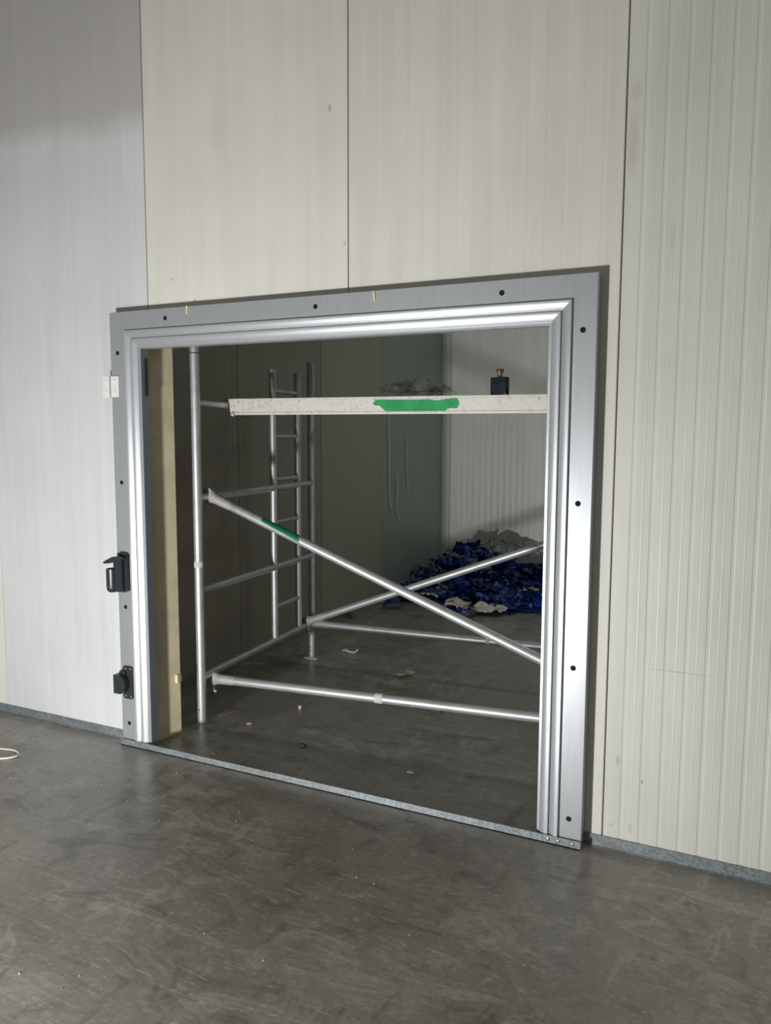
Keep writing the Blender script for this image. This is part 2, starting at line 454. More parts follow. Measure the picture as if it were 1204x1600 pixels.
# ------------------------------------------------------------------ door frame
dr = empty('door_1', (-1.588, 0, 0)); dr['kind'] = 'structure'
tag(dr, 'wide grey aluminium frame of a sliding cold-room door, leaf missing')
DX = 1.588
FX0, FX1, FZ = -2.681, -0.4953, 2.0377
def bead(w0, w1, base, h, n=7):
    return [(w0, base+h*0.75)]+[(w0+0.002+(w1-w0-0.002)*k/n, base+h*math.cos(math.pi/2*(k/n)**1.15)) for k in range(n+1)]
prof = [(0, 0), (0.0, 0.051), (0.0015, 0.053), (0.079, 0.053), (0.081, 0.049), (0.083, 0.049)]
prof += bead(0.084, 0.119, 0.050, 0.012) + [(0.1195, 0.046), (0.121, 0.046)] + bead(0.1215, 0.156, 0.046, 0.012)
prof += [(0.1565, 0.040), (0.166, 0.040), (0.166, -0.008), (0.160, -0.008), (0.160, 0.0)]
PM = [0]*(len(prof)-4)+[1, 1, 0, 0]
def member(kind):
    mb = MB(); n = len(prof); vs = []
    for e in (0, 1):
        for (w_, d) in prof:
            if kind == 'l': x, z = FX0+w_, (0.0 if e == 0 else FZ-w_)
            elif kind == 'r': x, z = FX1-w_, (0.0 if e == 0 else FZ-w_)
            else: x, z = (FX0+w_ if e == 0 else FX1-w_), FZ-w_
            vs.append((x+DX, -d, z))
    mb.v = vs
    for i in range(n):
        j = (i+1) % n
        mb.f.append((i, j, n+j, n+i)); mb.m.append(0)
    mb.f += [tuple(range(n)), tuple(range(n, 2*n))]; mb.m += [0, 0]
    return mb
member('l').build('side_jamb', M_frame, dr)
member('r').build('side_jamb', M_frame, dr)
member('h').build('head_jamb', M_frame, dr)
# darker lining of the opening
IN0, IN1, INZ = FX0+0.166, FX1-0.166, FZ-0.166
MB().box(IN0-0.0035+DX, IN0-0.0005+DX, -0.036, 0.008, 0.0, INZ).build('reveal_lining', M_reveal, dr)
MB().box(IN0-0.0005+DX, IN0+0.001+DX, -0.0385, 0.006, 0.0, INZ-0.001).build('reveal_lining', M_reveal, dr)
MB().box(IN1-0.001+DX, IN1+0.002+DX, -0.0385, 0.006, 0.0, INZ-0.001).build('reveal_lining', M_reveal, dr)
MB().box(IN0+0.001+DX, IN0+0.005+DX, -0.022, 0.000, 1.66, 1.83, bev=0.0015).build('dark_pad', M_rubber, dr)  # thin dark patch near the top of the left reveal
# sill angle with zinc screws
MB().box(FX0+DX, FX1+DX, -0.066, -0.0605, 0, 0.031).box(FX0+DX, FX1+DX, -0.066, -0.030, 0.0, 0.004).build('sill', M_galv, dr)
for x in (-0.575, -0.524, -0.612):
    MB().lathe([(0.0, -0.066), (0.006, -0.066), (0.0055, -0.069), (0.002, -0.0705)], 12, axis='y', o=(x+DX, 0, 0.017)).build('sill_screw', M_screw, dr)
# bolt holes: dark recessed cups ringed by a slightly dished rim
cup = MB().lathe([(0.0, -0.0530), (0.0100, -0.0530), (0.0099, -0.0535), (0.0090, -0.0536), (0.0, -0.0535)], 20, axis='y')
holes = [(-2.356, 1.995), (-1.594, 1.995), (-0.830, 1.993)] + [(-0.542, z) for z in (1.849, 1.255, 0.667, 0.104)] + [(-2.638, z) for z in (1.855, 1.264, 0.676, 0.109)]
cup_me = None
for (x, z) in holes:
    if cup_me is None:
        o2 = cup.build('bolt_hole', M_hole, dr, True); cup_me = o2.data
    else:
        o2 = bpy.data.objects.new('bolt_hole', cup_me); C.objects.link(o2); o2.parent = dr
    o2.location = (x+DX, 0, z)
for (x, z, tilt) in ((-2.233, 2.022, 0.02), (-1.333, 2.018, -0.12)):
    mb = MB().box(-0.004, 0.004, -0.0575, -0.053, -0.018, 0.018, bev=0.001).xform(Matrix.Rotation(tilt, 4, 'Y'))
    mb.build('shim_peg', M_yellow, dr, loc=(x+DX, 0, z), label='small pale yellow peg')

# white bracket on the left edge of the frame
hb = MB().box(-2.726, -2.684, -0.064, -0.0005, 1.655, 1.752, bev=0.002).box(-2.680, -2.632, -0.060, -0.0532, 1.657, 1.752, bev=0.002)
hb.v = [(v[0]+DX, v[1], v[2]) for v in hb.v]
hb = hb.build('mounting_bracket', M_white_metal, dr, label='white painted bracket of two leaves')
for x, y in ((-2.655, -0.060), (-2.705, -0.064)):
    for z in (1.680, 1.730):
        MB().lathe([(0.0, 0.0), (0.008, 0.0), (0.0075, -0.003), (0.003, -0.005)], 12, axis='y').build('bolt', M_white_metal, hb, True, loc=(x+DX, y, z))

# black latch keeper
def rounded(x0, x1, z0, z1, r, n=5, corners=(1, 1, 1, 1)):
    out = []
    for (cx, cz, a0, on) in ((x1-r, z0+r, -90, corners[0]), (x1-r, z1-r, 0, corners[1]), (x0+r, z1-r, 90, corners[2]), (x0+r, z0+r, 180, corners[3])):
        if on:
            for k in range(n+1):
                t = math.radians(a0+90*k/n); out.append((cx+r*math.cos(t), cz+r*math.sin(t)))
        else:
            t = math.radians(a0+45); out.append((cx+r*math.copysign(1, math.cos(t)), cz+r*math.copysign(1, math.sin(t))))
    return out
base = MB().prism(rounded(-2.655+DX, -2.598+DX, 0.752, 0.935, 0.022, corners=(1, 1, 0, 0)), 'y', -0.053, -0.078)
lk = base.build('latch_keeper', M_black, dr, True, label='black hooked plastic latch keeper')
MB().prism(rounded(-2.651+DX, -2.612+DX, 0.757, 0.908, 0.012, corners=(1, 1, 0, 0)), 'y', -0.076, -0.100).build('keeper_body', M_black, lk, True)
# overhanging beak
MB().prism([(-2.600+DX, 0.906), (-2.600+DX, 0.918), (-2.625+DX, 0.926), (-2.655+DX, 0.922), (-2.690+DX, 0.906), (-2.714+DX, 0.892), (-2.706+DX, 0.887), (-2.680+DX, 0.889), (-2.650+DX, 0.896)], 'y', -0.055, -0.112).build('beak', M_black, lk, True)
cupm = MB().lathe([(0.0, 0.752), (0.018, 0.752), (0.026, 0.760), (0.0285, 0.775), (0.0285, 0.862), (0.0245, 0.862), (0.0245, 0.845), (0.0, 0.845)], 24, o=(-2.679+DX, -0.088, 0))
cupm.build('keeper_cup', M_black, lk, True)
MB().box(-2.665+DX, -2.635+DX, -0.098, -0.070, 0.765, 0.900, bev=0.005).build('keeper_web', M_black, lk, True)
MB().lathe([(0.0, 0), (0.0065, 0.0), (0.006, -0.003), (0.0, -0.0045)], 12, axis='y').build('brass_screw', M_copper, lk, True, loc=(-2.676+DX, -0.1165, 0.783))
MB().box(-2.676+DX, -2.671+DX, -0.084, -0.078, 0.840, 0.890).build('steel_pin', M_screw, lk)

# black guide roller block
gd = MB().prism(rounded(-2.662+DX, -2.601+DX, 0.232, 0.392, 0.012), 'y', -0.053, -0.060).build('guide_block', M_black, dr, True, label='black plastic guide with a half-round bumper')
pts = [(-2.690, 0.262), (-2.655, 0.262)] + [(-2.655+0.034*math.cos(math.radians(t)), 0.307+0.045*math.sin(math.radians(t))) for t in range(-75, 76, 15)] + [(-2.655, 0.352), (-2.690, 0.352)]
MB().prism([(p[0]+DX, p[1]) for p in pts], 'y', -0.060, -0.094).build('bumper', M_black, gd, True)
MB().prism(rounded(-2.678+DX, -2.640+DX, 0.270, 0.372, 0.016), 'y', -0.056, -0.068).build('bumper_plate', M_black, gd, True)
for x, z in ((-2.646, 0.378), (-2.614, 0.380), (-2.646, 0.246), (-2.614, 0.244)):
    MB().lathe([(0.0, 0), (0.006, 0.0), (0.0055, -0.003), (0.0, -0.004)], 12, axis='y').build('screw', M_screw, gd, True, loc=(x+DX, -0.058, z))

# ------------------------------------------------------------------ scaffold tower
RZ = math.atan2(0.06631, 0.99780)
tw = empty('scaffold_tower', (-2.516, 0.336, 0), RZ)
tag(tw, 'aluminium scaffold tower of tubes, braces and a narrow ladder inside the cold room', 'scaffolding')
R = 0.0235
LEN = 2.42
def T(p0, p1, r=R): return MB().tube(p0, p1, r, 24)
def end_frame(X, ladder):
    # near and far standards
    s = T((X, 0, 0.0), (X, 0, 1.884)).tube((X, 0, 1.888), (X, 0, 2.75), R, 24).tube((X, 0, 1.8), (X, 0, 1.95), R-0.003, 20)
    s = s.build('standard', M_tube, tw, True)
    MB().tube((X, 0, 1.8835), (X, 0, 1.8885), R+0.0005, 24).build('spigot_joint', M_rubber, s, True)
    MB().tube((X, 0, 0.815), (X, 0, 0.845), R+0.0015, 24).build('tape_band', M_tape, s, True)
    MB().lathe([(0.0, 0.0), (0.004, 0.0), (0.004, -0.0012), (0.0, -0.0012)], 10, axis='y', o=(X+0.000, -R+0.0008, 0.072)).build('lock_hole', M_hole, s)
    f = T((X, 1.25, 0.20), (X, 1.25, 1.945)).build('standard', M_tube, tw, True)
    g = T((X, 1.25, 0.008), (X, 1.25, 0.21), 0.0195).build('adjustable_leg', M_clamp, tw, True)
    MB().box(X-0.045, X+0.055, 1.21, 1.29, 0.0, 0.008, bev=0.002).build('base_plate', M_clamp, g)
    for z in (0.05, 0.075):
        MB().lathe([(0.0, 0.0), (0.004, 0.0), (0.004, -0.001), (0.0, -0.001)], 10, axis='y', o=(X-0.004, 1.25-0.0190, z)).build('leg_hole', M_hole, g)
    MB().path([(X-0.01, 1.24, 0.18), (X-0.04, 1.22, 0.21), (X-0.07, 1.2, 0.26)], 0.005, 8).build('leg_clip', M_clamp, g, True)
    # rungs between the standards
    for z, y1 in ((0.24, 1.25), (0.69, 1.25), (1.168, 1.25), (1.64, 1.25)):
        T((X, 0.0, z), (X, y1, z), 0.0205).build('rung', M_tube, tw, True)
    if ladder:
        for y in (0.762, 1.066):
            T((X, y, 0.25), (X, y, 1.862), 0.0205).build('ladder_stile', M_tube, tw, True)
        for z in (0.446, 0.96, 1.217, 1.472, 1.739):
            T((X, 0.762, z), (X, 1.066, z), 0.0140).build('ladder_rung', M_tube, tw, True)
end_frame(0.0, True)
end_frame(LEN, False)

def claw(at, d, parent):
    """cast snap hook at a brace end: flared jaw, lip and trigger"""
    at = Vector(at); d = Vector(d).normalized()
    up = Vector((0, 0, 1)); up = (up-d*up.dot(d)).normalized(); s = d.cross(up)
    Mx = Matrix((d, s, up)).transposed().to_4x4(); Mx.translation = at
    mb = MB()
    # socket tapering from the jaw to the tube
    secs = [(0.004, 0.046, 0.016), (0.018, 0.040, 0.020), (0.036, 0.031, 0.023), (0.060, 0.0262, 0.0245), (0.15, 0.0242, 0.0242)]
    vs = []; n = 16
    for (x, hz, hy) in secs:
        for k in range(n):
            t = 2*math.pi*k/n; vs.append((x, hy*math.sin(t), hz*math.cos(t)))
    fs = [(i*n+k, i*n+(k+1) % n, (i+1)*n+(k+1) % n, (i+1)*n+k) for i in range(len(secs)-1) for k in range(n)]
    fs += [tuple(range(n))[::-1], tuple((len(secs)-1)*n+k for k in range(n))]
    mb.add(vs, fs)
    # jaw wrapping over the rung
    arc = [(-0.026*math.sin(math.radians(t))+0.002, 0.030*math.cos(math.radians(t))) for t in range(-40, 111, 15)]
    arc2 = [(-0.036*math.sin(math.radians(t))+0.002, 0.042*math.cos(math.radians(t))) for t in range(110, -41, -15)]
    mb.prism([(a, b) for a, b in arc+arc2], 'y', -0.016, 0.016)
    c = mb.xform(Mx).build('claw', M_clamp, parent, True)
    MB().prism([(0.004, -0.030), (0.016, -0.030), (0.020, -0.058), (0.034, -0.066), (0.030, -0.074), (0.010, -0.066)], 'y', -0.006, 0.006).xform(Mx).build('trigger', M_clamp, c)

def brace(name, p0, p1, y, mat=M_tube, r=0.0225):
    a = Vector((p0[0], y, p0[1])); b = Vector((p1[0], y, p1[1])); d = (b-a).normalized()
    o = MB().tube(a+d*0.03, b-d*0.03, r, 24).build(name, mat, tw, True)
    claw(a, d, o); claw(b, -d, o)
    return o
def painted_tube():
    m, nt, bs = new_mat('scaffold_aluminium_green_mark')
    n = tex(nt, coords(nt, (8, 8, 8)), 3.0, 3)
    c = ramp(nt, n, [(0.3, (0.54, 0.56, 0.58)), (0.7, (0.64, 0.66, 0.68))])
    n2 = tex(nt, coords(nt), 14, 6, 0.7)
    c = mix(nt, c, (0.30, 0.28, 0.25), math_n(nt, 'MULTIPLY', ramp(nt, n2, [(0.50, 0.0), (0.72, 1.0)]), 0.5))
    t = nt.nodes.new('ShaderNodeTexCoord'); sp = nt.nodes.new('ShaderNodeSeparateXYZ'); nt.links.new(t.outputs['Object'], sp.inputs[0])
    x = math_n(nt, 'ADD', sp.outputs[0], math_n(nt, 'MULTIPLY', n2, 0.03))
    lo_ = ramp(nt, math_n(nt, 'SUBTRACT', x, 0.34-0.5), [(0.498, 0.0), (0.502, 1.0)])
    hi_ = ramp(nt, math_n(nt, 'SUBTRACT', x, 0.555-0.5), [(0.498, 1.0), (0.502, 0.0)])
    # height above the tube axis: the paint lies on the upper side
    axis = math_n(nt, 'ADD', math_n(nt, 'MULTIPLY', sp.outputs[0], -0.391), 1.178)
    hgt = math_n(nt, 'SUBTRACT', sp.outputs[2], axis)
    slope = math_n(nt, 'MULTIPLY', math_n(nt, 'SUBTRACT', sp.outputs[0], 0.34), -0.06)
    up = ramp(nt, math_n(nt, 'ADD', math_n(nt, 'SUBTRACT', hgt, slope), 0.5-0.006), [(0.499, 0.0), (0.503, 1.0)])
    k = math_n(nt, 'MULTIPLY', math_n(nt, 'MULTIPLY', lo_, hi_), up)
    c = mix(nt, c, (0.0, 0.17, 0.075), k)
    nt.links.new(c, bs.inputs['Base Color'])
    nt.links.new(math_n(nt, 'MULTIPLY', math_n(nt, 'SUBTRACT', 1.0, k), 0.6), bs.inputs['Metallic'])
    bs.inputs['Roughness'].default_value = 0.42
    return m
br = brace('diagonal_brace', (0.0, 1.178), (LEN, 0.232), 0.085, painted_tube()); br['label'] = 'diagonal brace with a smear of green paint'
rl = brace('horizontal_brace', (0.0, 0.209), (LEN, 0.252), 0.14-0.055)
MB().tube((0.957-0.02, 0.085, 0.2261), (0.957+0.02, 0.085, 0.2268), 0.0245, 20).build('tape_band', M_tape, rl, True)
brace('diagonal_brace', (0.0, 0.262), (LEN, 1.205), 1.155)
rl2 = brace('horizontal_brace', (0.0, 0.250), (LEN, 0.258), 1.185)
MB().tube((1.214-0.012, 1.185, 0.254), (1.214+0.012, 1.185, 0.2542), 0.0242, 20).build('tape_band', M_tape, rl2, True)

# ------------------------------------------------------------------ scaffold platform
pf = empty('scaffold_platform', (-2.516, 0.336, 0), RZ)
tag(pf, 'long pale scaffold platform with a green spray-painted stripe on its side rail', 'platform')
PY0, PY1, PZ0, PZ1 = 0.262, 0.86, 1.588, 1.672
def rail_prof(y, s, PZ0=PZ0):
    return [(y, PZ0), (y, PZ0+0.012), (y+s*0.003, PZ0+0.0145), (y+s*0.003, PZ1-0.012), (y, PZ1-0.0095), (y, PZ1),
            (y+s*0.040, PZ1), (y+s*0.040, PZ1-0.004), (y+s*0.007, PZ1-0.004), (y+s*0.007, PZ0+0.004), (y+s*0.03, PZ0+0.004), (y+s*0.03, PZ0)]
ra = MB().prism(rail_prof(PY0, 1), 'x', 0.035, LEN-0.035).build('side_rail', M_rail, pf)
rb = MB().prism(rail_prof(PY1, -1, PZ0+0.018), 'x', 0.035, LEN-0.035).build('side_rail', M_rail, pf)
MB().box(0.05, LEN-0.05, PY0+0.009, PY1-0.009, PZ1-0.016, PZ1-0.0045).build('deck', M_ply, pf)
for k in range(5):
    x = 0.25+k*0.48
    MB().box(x-0.02, x+0.02, PY0+0.008, PY1-0.008, PZ0+0.022, PZ0+0.045).build('cross_member', M_rail, pf)
for X, s in ((0.0, 1), (LEN, -1)):
    MB().box(min(X+s*0.030, X+s*0.060), max(X+s*0.030, X+s*0.060), PY0+0.001, PY1-0.001, PZ0+0.022, PZ1-0.005).build('end_beam', M_rail, pf)
    for y in (PY0+0.022, PY1-0.022):
        ol = [(X+s*0.045, 1.664), (X+s*0.010, 1.677), (X-s*0.018, 1.673), (X-s*0.030, 1.655), (X-s*0.030, 1.632), (X-s*0.024, 1.632), (X-s*0.0225, 1.648), (X-s*0.012, 1.661), (X+s*0.003, 1.6635), (X+s*0.016, 1.658), (X+s*0.0225, 1.645), (X+s*0.028, 1.600), (X+s*0.045, 1.600)]
        MB().prism(ol, 'y', y-0.016, y+0.016).build('hook', M_clamp, pf)
for x, z in ((0.080, 1.655), (0.44, 1.653), (0.855, 1.656), (1.655, 1.653)):
    MB().lathe([(0.0, 0.0), (0.006, 0.0), (0.005, -0.003), (0.0, -0.0035)], 12, axis='y').build('rivet', M_clamp, ra, True, loc=(x, PY0+0.003, z))
MB().lathe([(0.0, 0.0), (0.013, 0.0), (0.012, -0.0012), (0.0, -0.0012)], 14, axis='y').build('slot_hole', M_hole, ra, True, loc=(0.040, PY0+0.003, 1.634))
MB().lathe([(0.0, 0.002), (0.012, 0.002), (0.011, -0.008), (0.0, -0.010)], 14, axis='y').build('end_bolt', M_clamp, ra, True, loc=(0.048, PY0, 1.592))
# green stripe: sprayed band with lobed ends
gx0, gx1 = 0.845, 1.285
up, dn = [], []
random.seed(3)
for k in range(45):
    t = k/44; x = gx0+(gx1-gx0)*t
    e0 = min(1, t/0.045); e1 = min(1, (1-t)/0.04); e = math.sqrt(max(0, 1-(1-min(e0, e1))**2))
    top = 1.658-0.002*math.sin(t*3.0)+0.001*random.random()
    if 0.66 < t < 0.84: top -= 0.005*math.sin((t-0.66)/0.18*math.pi)
    if t > 0.9: top += 0.003
    bot = 1.5985
    if t < 0.08: bot = 1.629
    elif t < 0.15: bot = 1.629-(t-0.08)/0.07*0.029
    if t > 0.86: bot = 1.612
    bot += 0.002*random.random()
    mid = (top+bot)/2 if 0.05 < t < 0.95 else 1.638
    up.append((x, mid+(top-mid)*e)); dn.append((x, mid-(mid-bot)*e))
mb = MB(); vs = [(x, PY0+0.0022, z) for x, z in up]+[(x, PY0+0.0022, z) for x, z in dn]
vs += [(x, PY0+0.0031, z) for x, z in up]+[(x, PY0+0.0031, z) for x, z in dn]
n = 45
mb.add(vs, [(i, i+1, n+i+1, n+i) for i in range(n-1)]+[(2*n+i, 2*n+i+1, i+1, i) for i in range(n-1)]+[(n+i, n+i+1, 3*n+i+1, 3*n+i) for i in range(n-1)])
mb.build('paint_stripe', M_green, ra, label='bright green sprayed stripe')

def tower_pt(X, Y, Z): return Vector((-2.516, 0.336, 0)) + Matrix.Rotation(RZ, 3, 'Z') @ Vector((X, Y, Z))

# ------------------------------------------------------------------ bottle on the platform
bt = empty('bottle', tower_pt(1.470, 0.285, PZ1), RZ-0.3)
tag(bt, 'small square dark blue bottle with copper cap standing on the platform', 'bottle')
MB().box(-0.041, 0.041, -0.018, 0.018, 0.0, 0.082, bev=0.004).build('flask', M_bottle, bt, True)
MB().lathe([(0.0, 0.081), (0.013, 0.081), (0.0125, 0.090), (0.010, 0.092), (0.0, 0.092)], 16).build('collar', M_copper, bt, True)
MB().lathe([(0.0, 0.091), (0.010, 0.091), (0.011, 0.098), (0.016, 0.109), (0.0195, 0.115), (0.017, 0.119), (0.0, 0.121)], 20).build('cap', M_copper, bt, True)

# ------------------------------------------------------------------ crumpled film
def crumple(mb, c, sx, sy_, seed, amp, rot=0.0, tiltx=0.0, nx=16, ny=12, zmin=0.003, fold=3.5, mi=0, dome=0.0, floorz=None):
    rnd = random.Random(seed); off = Vector((rnd.uniform(0, 50), rnd.uniform(0, 50), rnd.uniform(0, 50)))
    Mx = Matrix.Translation(c) @ Matrix.Rotation(rot, 4, 'Z') @ Matrix.Rotation(tiltx, 4, 'X')
    vs = []
    for j in range(ny):
        for i in range(nx):
            u, v = i/(nx-1)-0.5, j/(ny-1)-0.5
            p = Vector((u*sx, v*sy_, 0)); q = p*fold+off
            h = 1-2*abs(noise.noise(q)); h2 = 1-2*abs(noise.noise(q*2.3+Vector((9, 3, 1))))
            d = noise.noise_vector(q*1.3)
            p += Vector((d.x*amp*1.1, d.y*amp*1.1, (h*0.7+h2*0.4+d.z*0.6)*amp + dome*(1-4*u*u)*(1-4*v*v)))
            w_ = Mx @ p
            fz = zmin if floorz is None else floorz
            if w_.z < fz: w_.z = fz+0.003*abs(d.x)
            vs.append(w_)
    fs = [(j*nx+i, j*nx+i+1, (j+1)*nx+i+1, (j+1)*nx+i) for j in range(ny-1) for i in range(nx-1)]
    mb.add(vs, fs, mi)

def local(mb, loc):
    mb.v = [(v[0]-loc[0], v[1]-loc[1], v[2]-loc[2]) for v in mb.v]; return mb
def film(name, mats, mb, loc, label, cat, kind=None, group=None):
    o = local(mb, loc).build(name, mats, None, True, loc=loc)
    return tag(o, label, cat, group, kind)

# clear plastic on the platform
c0 = tower_pt(1.02, 0.46, PZ1+0.012); mb = MB()
crumple(mb, c0+Vector((-0.06, 0, 0.0)), 0.26, 0.26, 11, 0.035, RZ, nx=26, ny=22, fold=9, dome=0.05, floorz=PZ1+0.002)
crumple(mb, c0+Vector((0.02, 0.0, 0.0)), 0.20, 0.24, 12, 0.035, RZ+0.5, nx=24, ny=22, fold=10, dome=0.065, floorz=PZ1+0.002)
crumple(mb, c0+Vector((0.12, -0.02, 0.0)), 0.11, 0.18, 13, 0.025, RZ, nx=18, ny=18, fold=13, dome=0.045, floorz=PZ1+0.002)
film('plastic_sheet', M_clear, mb, tuple(c0-Vector((0, 0, 0.012))), 'crumpled clear plastic film lying on top of the platform', 'plastic sheet')

# blue heap by the back wall
def mound_h(x, y):
    def g(cx, cy, rx, ry, h):
        d = ((x-cx)/rx)**2+((y-cy)/ry)**2
        return h*math.exp(-d*1.3)
    return max(g(-2.35, 4.25, 0.50, 0.50, 0.40), g(-1.75, 4.05, 0.55, 0.5, 0.26), g(-2.05, 3.75, 0.5, 0.42, 0.14), g(-1.25, 3.95, 0.5, 0.45, 0.22), g(-2.72, 4.05, 0.22, 0.55, 0.17))
mb = MB(); rnd = random.Random(21)
# inner bulk
nx, ny = 56, 40; vs = []
for j in range(ny):
    for i in range(nx):
        x = -2.92+i/(nx-1)*2.3; y = 3.25+j/(ny-1)*1.55
        q = Vector((x*7, y*7, 0.3))
        h = mound_h(x, y)
        z = h*(0.75+0.55*(1-2*abs(noise.noise(q)))*0.6)-0.02+0.03*noise.noise(q*2.1)
        vs.append((x, y, max(0.0015, z)))
fs = []
for j in range(ny-1):
    for i in range(nx-1):
        q = (j*nx+i, j*nx+i+1, (j+1)*nx+i+1, (j+1)*nx+i)
        if max(vs[k][2] for k in q) > 0.02: fs.append(q)
mb.add(vs, fs, 0)
cnt = 0
while cnt < 330:
    x = rnd.uniform(-2.82, -0.8); y = rnd.uniform(3.30, 4.62); h = mound_h(x, y)
    if h < 0.045: continue
    cnt += 1
    pale = 1 if (rnd.random() < 0.16 or (x < -2.5 and rnd.random() < 0.3)) else 0
    crumple(mb, Vector((x, y, h*rnd.uniform(0.75, 1.02)+0.01)), rnd.uniform(0.12, 0.32), rnd.uniform(0.05, 0.18), cnt+100, rnd.uniform(0.03, 0.055),
            rnd.uniform(0, 6.28), rnd.uniform(-0.9, 0.9), nx=11, ny=8, fold=rnd.uniform(9, 18), mi=pale)
for k in range(110):  # thin strips, mostly pale, standing in for glossy highlights on the film
    x = rnd.uniform(-2.85, -1.2); y = rnd.uniform(3.4, 4.5); h = mound_h(x, y)
    if h < 0.05: continue
    a = rnd.uniform(0, 6.28); L_ = rnd.uniform(0.05, 0.16); el = rnd.uniform(-0.5, 0.9)
    p = Vector((x, y-0.03, h+0.02)); d_ = Vector((math.cos(a), math.sin(a)*0.5, el)).normalized(); s_ = Vector((0.2, -0.6, 1.0)).cross(d_).normalized()*rnd.uniform(0.003, 0.009)
    vs = []
    for t in range(5):
        q = p+d_*L_*(t/4)+Vector((0, 0, 0.02*math.sin(t*0.8))); q.z = max(q.z, 0.012); vs += [q-s_, q+s_]
    mb.add(vs, [(2*t, 2*t+1, 2*t+3, 2*t+2) for t in range(4)], 1 if rnd.random() < 0.7 else 0)
mb.v = [(max(XL+0.03, v[0]), min(YB-0.03, v[1]), v[2]) for v in mb.v]
film('plastic_film_heap', [M_blue, M_blue_pale], mb, (-2.0, 4.0, 0), 'heap of crumpled blue plastic film on the floor by the pale back wall', 'plastic heap', kind='stuff')
# long glossy strips poking out of it
def strip(mb, p, wd, n=2):
    pts = [Vector(q) for q in p]; vs = []
    for i, q in enumerate(pts):
        d = (pts[min(i+1, len(pts)-1)]-pts[max(i-1, 0)]).normalized(); s = d.cross(Vector((0.25, -0.9, 0.35))).normalized()*wd/2
        vs += [q-s, q+s]
    mb.add(vs, [(2*i, 2*i+1, 2*i+3, 2*i+2) for i in range(len(pts)-1)])
# grey bundle on top of the heap
mb = MB()
crumple(mb, Vector((-2.22, 4.35, 0.36)), 0.30, 0.24, 61, 0.05, 0.4, 0.3, nx=20, ny=16, fold=11, dome=0.09)
crumple(mb, Vector((-2.10, 4.42, 0.33)), 0.34, 0.22, 62, 0.05, -0.5, 0.5, nx=20, ny=16, fold=11, dome=0.07)
film('film_bundle', M_dark_film, mb, (-2.2, 4.37, 0.30), 'grey translucent film bundle peaking on top of the blue heap', 'plastic sheet')
for (loc, sx, sy_, sd, lab) in (((-2.20, 3.32, 0.0), 0.22, 0.18, 71, 'crumpled cream wrapping lump in front of the blue heap, the rounder left one'),
                                ((-1.92, 3.26, 0.0), 0.28, 0.12, 72, 'long crumpled cream wrapping in front of the blue heap, right of the round lump'),
                                ((-2.52, 3.60, 0.0), 0.26, 0.12, 73, 'pale wrapping scrap at the left foot of the blue heap')):
    mb = MB(); crumple(mb, Vector((loc[0], loc[1], 0.03)), sx, sy_, sd, 0.035, 0.15, nx=24, ny=18, fold=13, dome=0.05)
    film('wrapping_scrap', M_cream_film, mb, loc, lab, 'plastic scrap')
for (loc, sx, sy_, sd, lab) in (((-2.74, 3.14, 0.0), 0.17, 0.12, 81, 'small blue film scrap on the floor left of the heap, by the wall'),
                                ((-2.06, 3.10, 0.0), 0.16, 0.09, 82, 'small blue film scrap on the floor just in front of the cream wrapping')):
    mb = MB()
    crumple(mb, Vector((loc[0], loc[1], 0.02)), sx, sy_, sd, 0.03, 0.15, nx=16, ny=12, fold=15, dome=0.035)
    film('film_scrap', M_blue, mb, loc, lab, 'plastic scrap')
mb = MB(); strip(mb, [(-1.72+0.06*k, 3.62+0.02*math.sin(k), 0.165+0.012*math.sin(k*1.3)) for k in range(7)], 0.022)
film('film_strip', M_cream_film, mb, (-1.54, 3.62, 0.15), 'pale thin strip lying across the right side of the blue heap', 'plastic strip')
mb = MB(); strip(mb, [(-2.62+0.035*k, 3.72-0.01*k, 0.19-0.016*k+0.01*math.sin(k*1.4)) for k in range(8)], 0.020)
film('film_strip', M_blue_pale, mb, (-2.5, 3.7, 0.15), 'pale blue strip sticking out on the left side of the blue heap', 'plastic strip')

# thin strips of protective film hanging on the left wall
for k, (pts, lab) in enumerate((
    ([(3.500, 1.66), (3.512, 1.45), (3.525, 1.2), (3.530, 1.0), (3.545, 0.86), (3.585, 0.775)], 'leftmost and longest of the three white film strips hanging on the left wall'),
    ([(3.690, 1.15), (3.700, 0.98), (3.690, 0.82), (3.720, 0.74), (3.755, 0.665)], 'lowest of the three white film strips hanging on the left wall'),
    ([(3.905, 1.46), (3.915, 1.30), (3.925, 1.12), (3.950, 1.02), (3.955, 0.93)], 'rightmost of the three white film strips hanging on the left wall'))):
    P = []
    for i in range(len(pts)-1):
        for t in (0, 0.5): P.append((pts[i][0]*(1-t)+pts[i+1][0]*t, pts[i][1]*(1-t)+pts[i+1][1]*t))
    P.append(pts[-1])
    mb = MB(); n_ = len(P); vs_ = []
    for i, p in enumerate(P):
        hw = 0.009 if 0 < i < n_-1 else 0.004; cx = XL+0.012+0.004*math.sin(i*0.9)
        vs_ += [(cx, p[0]-hw, p[1]), (cx+0.006, p[0]+hw, p[1]), (cx+0.004, p[0]+hw, p[1]), (cx-0.002, p[0]-hw, p[1])]
    mb.add(vs_, [(4*i+a, 4*i+(a+1) % 4, 4*i+4+(a+1) % 4, 4*i+4+a) for i in range(n_-1) for a in range(4)])
    o = local(mb, (XL, pts[0][0], 0)).build('hanging_film_strip', M_cable, None, True, loc=(XL, pts[0][0], 0))
    tag(o, lab, 'film strip', 'film strips hanging on the left wall')

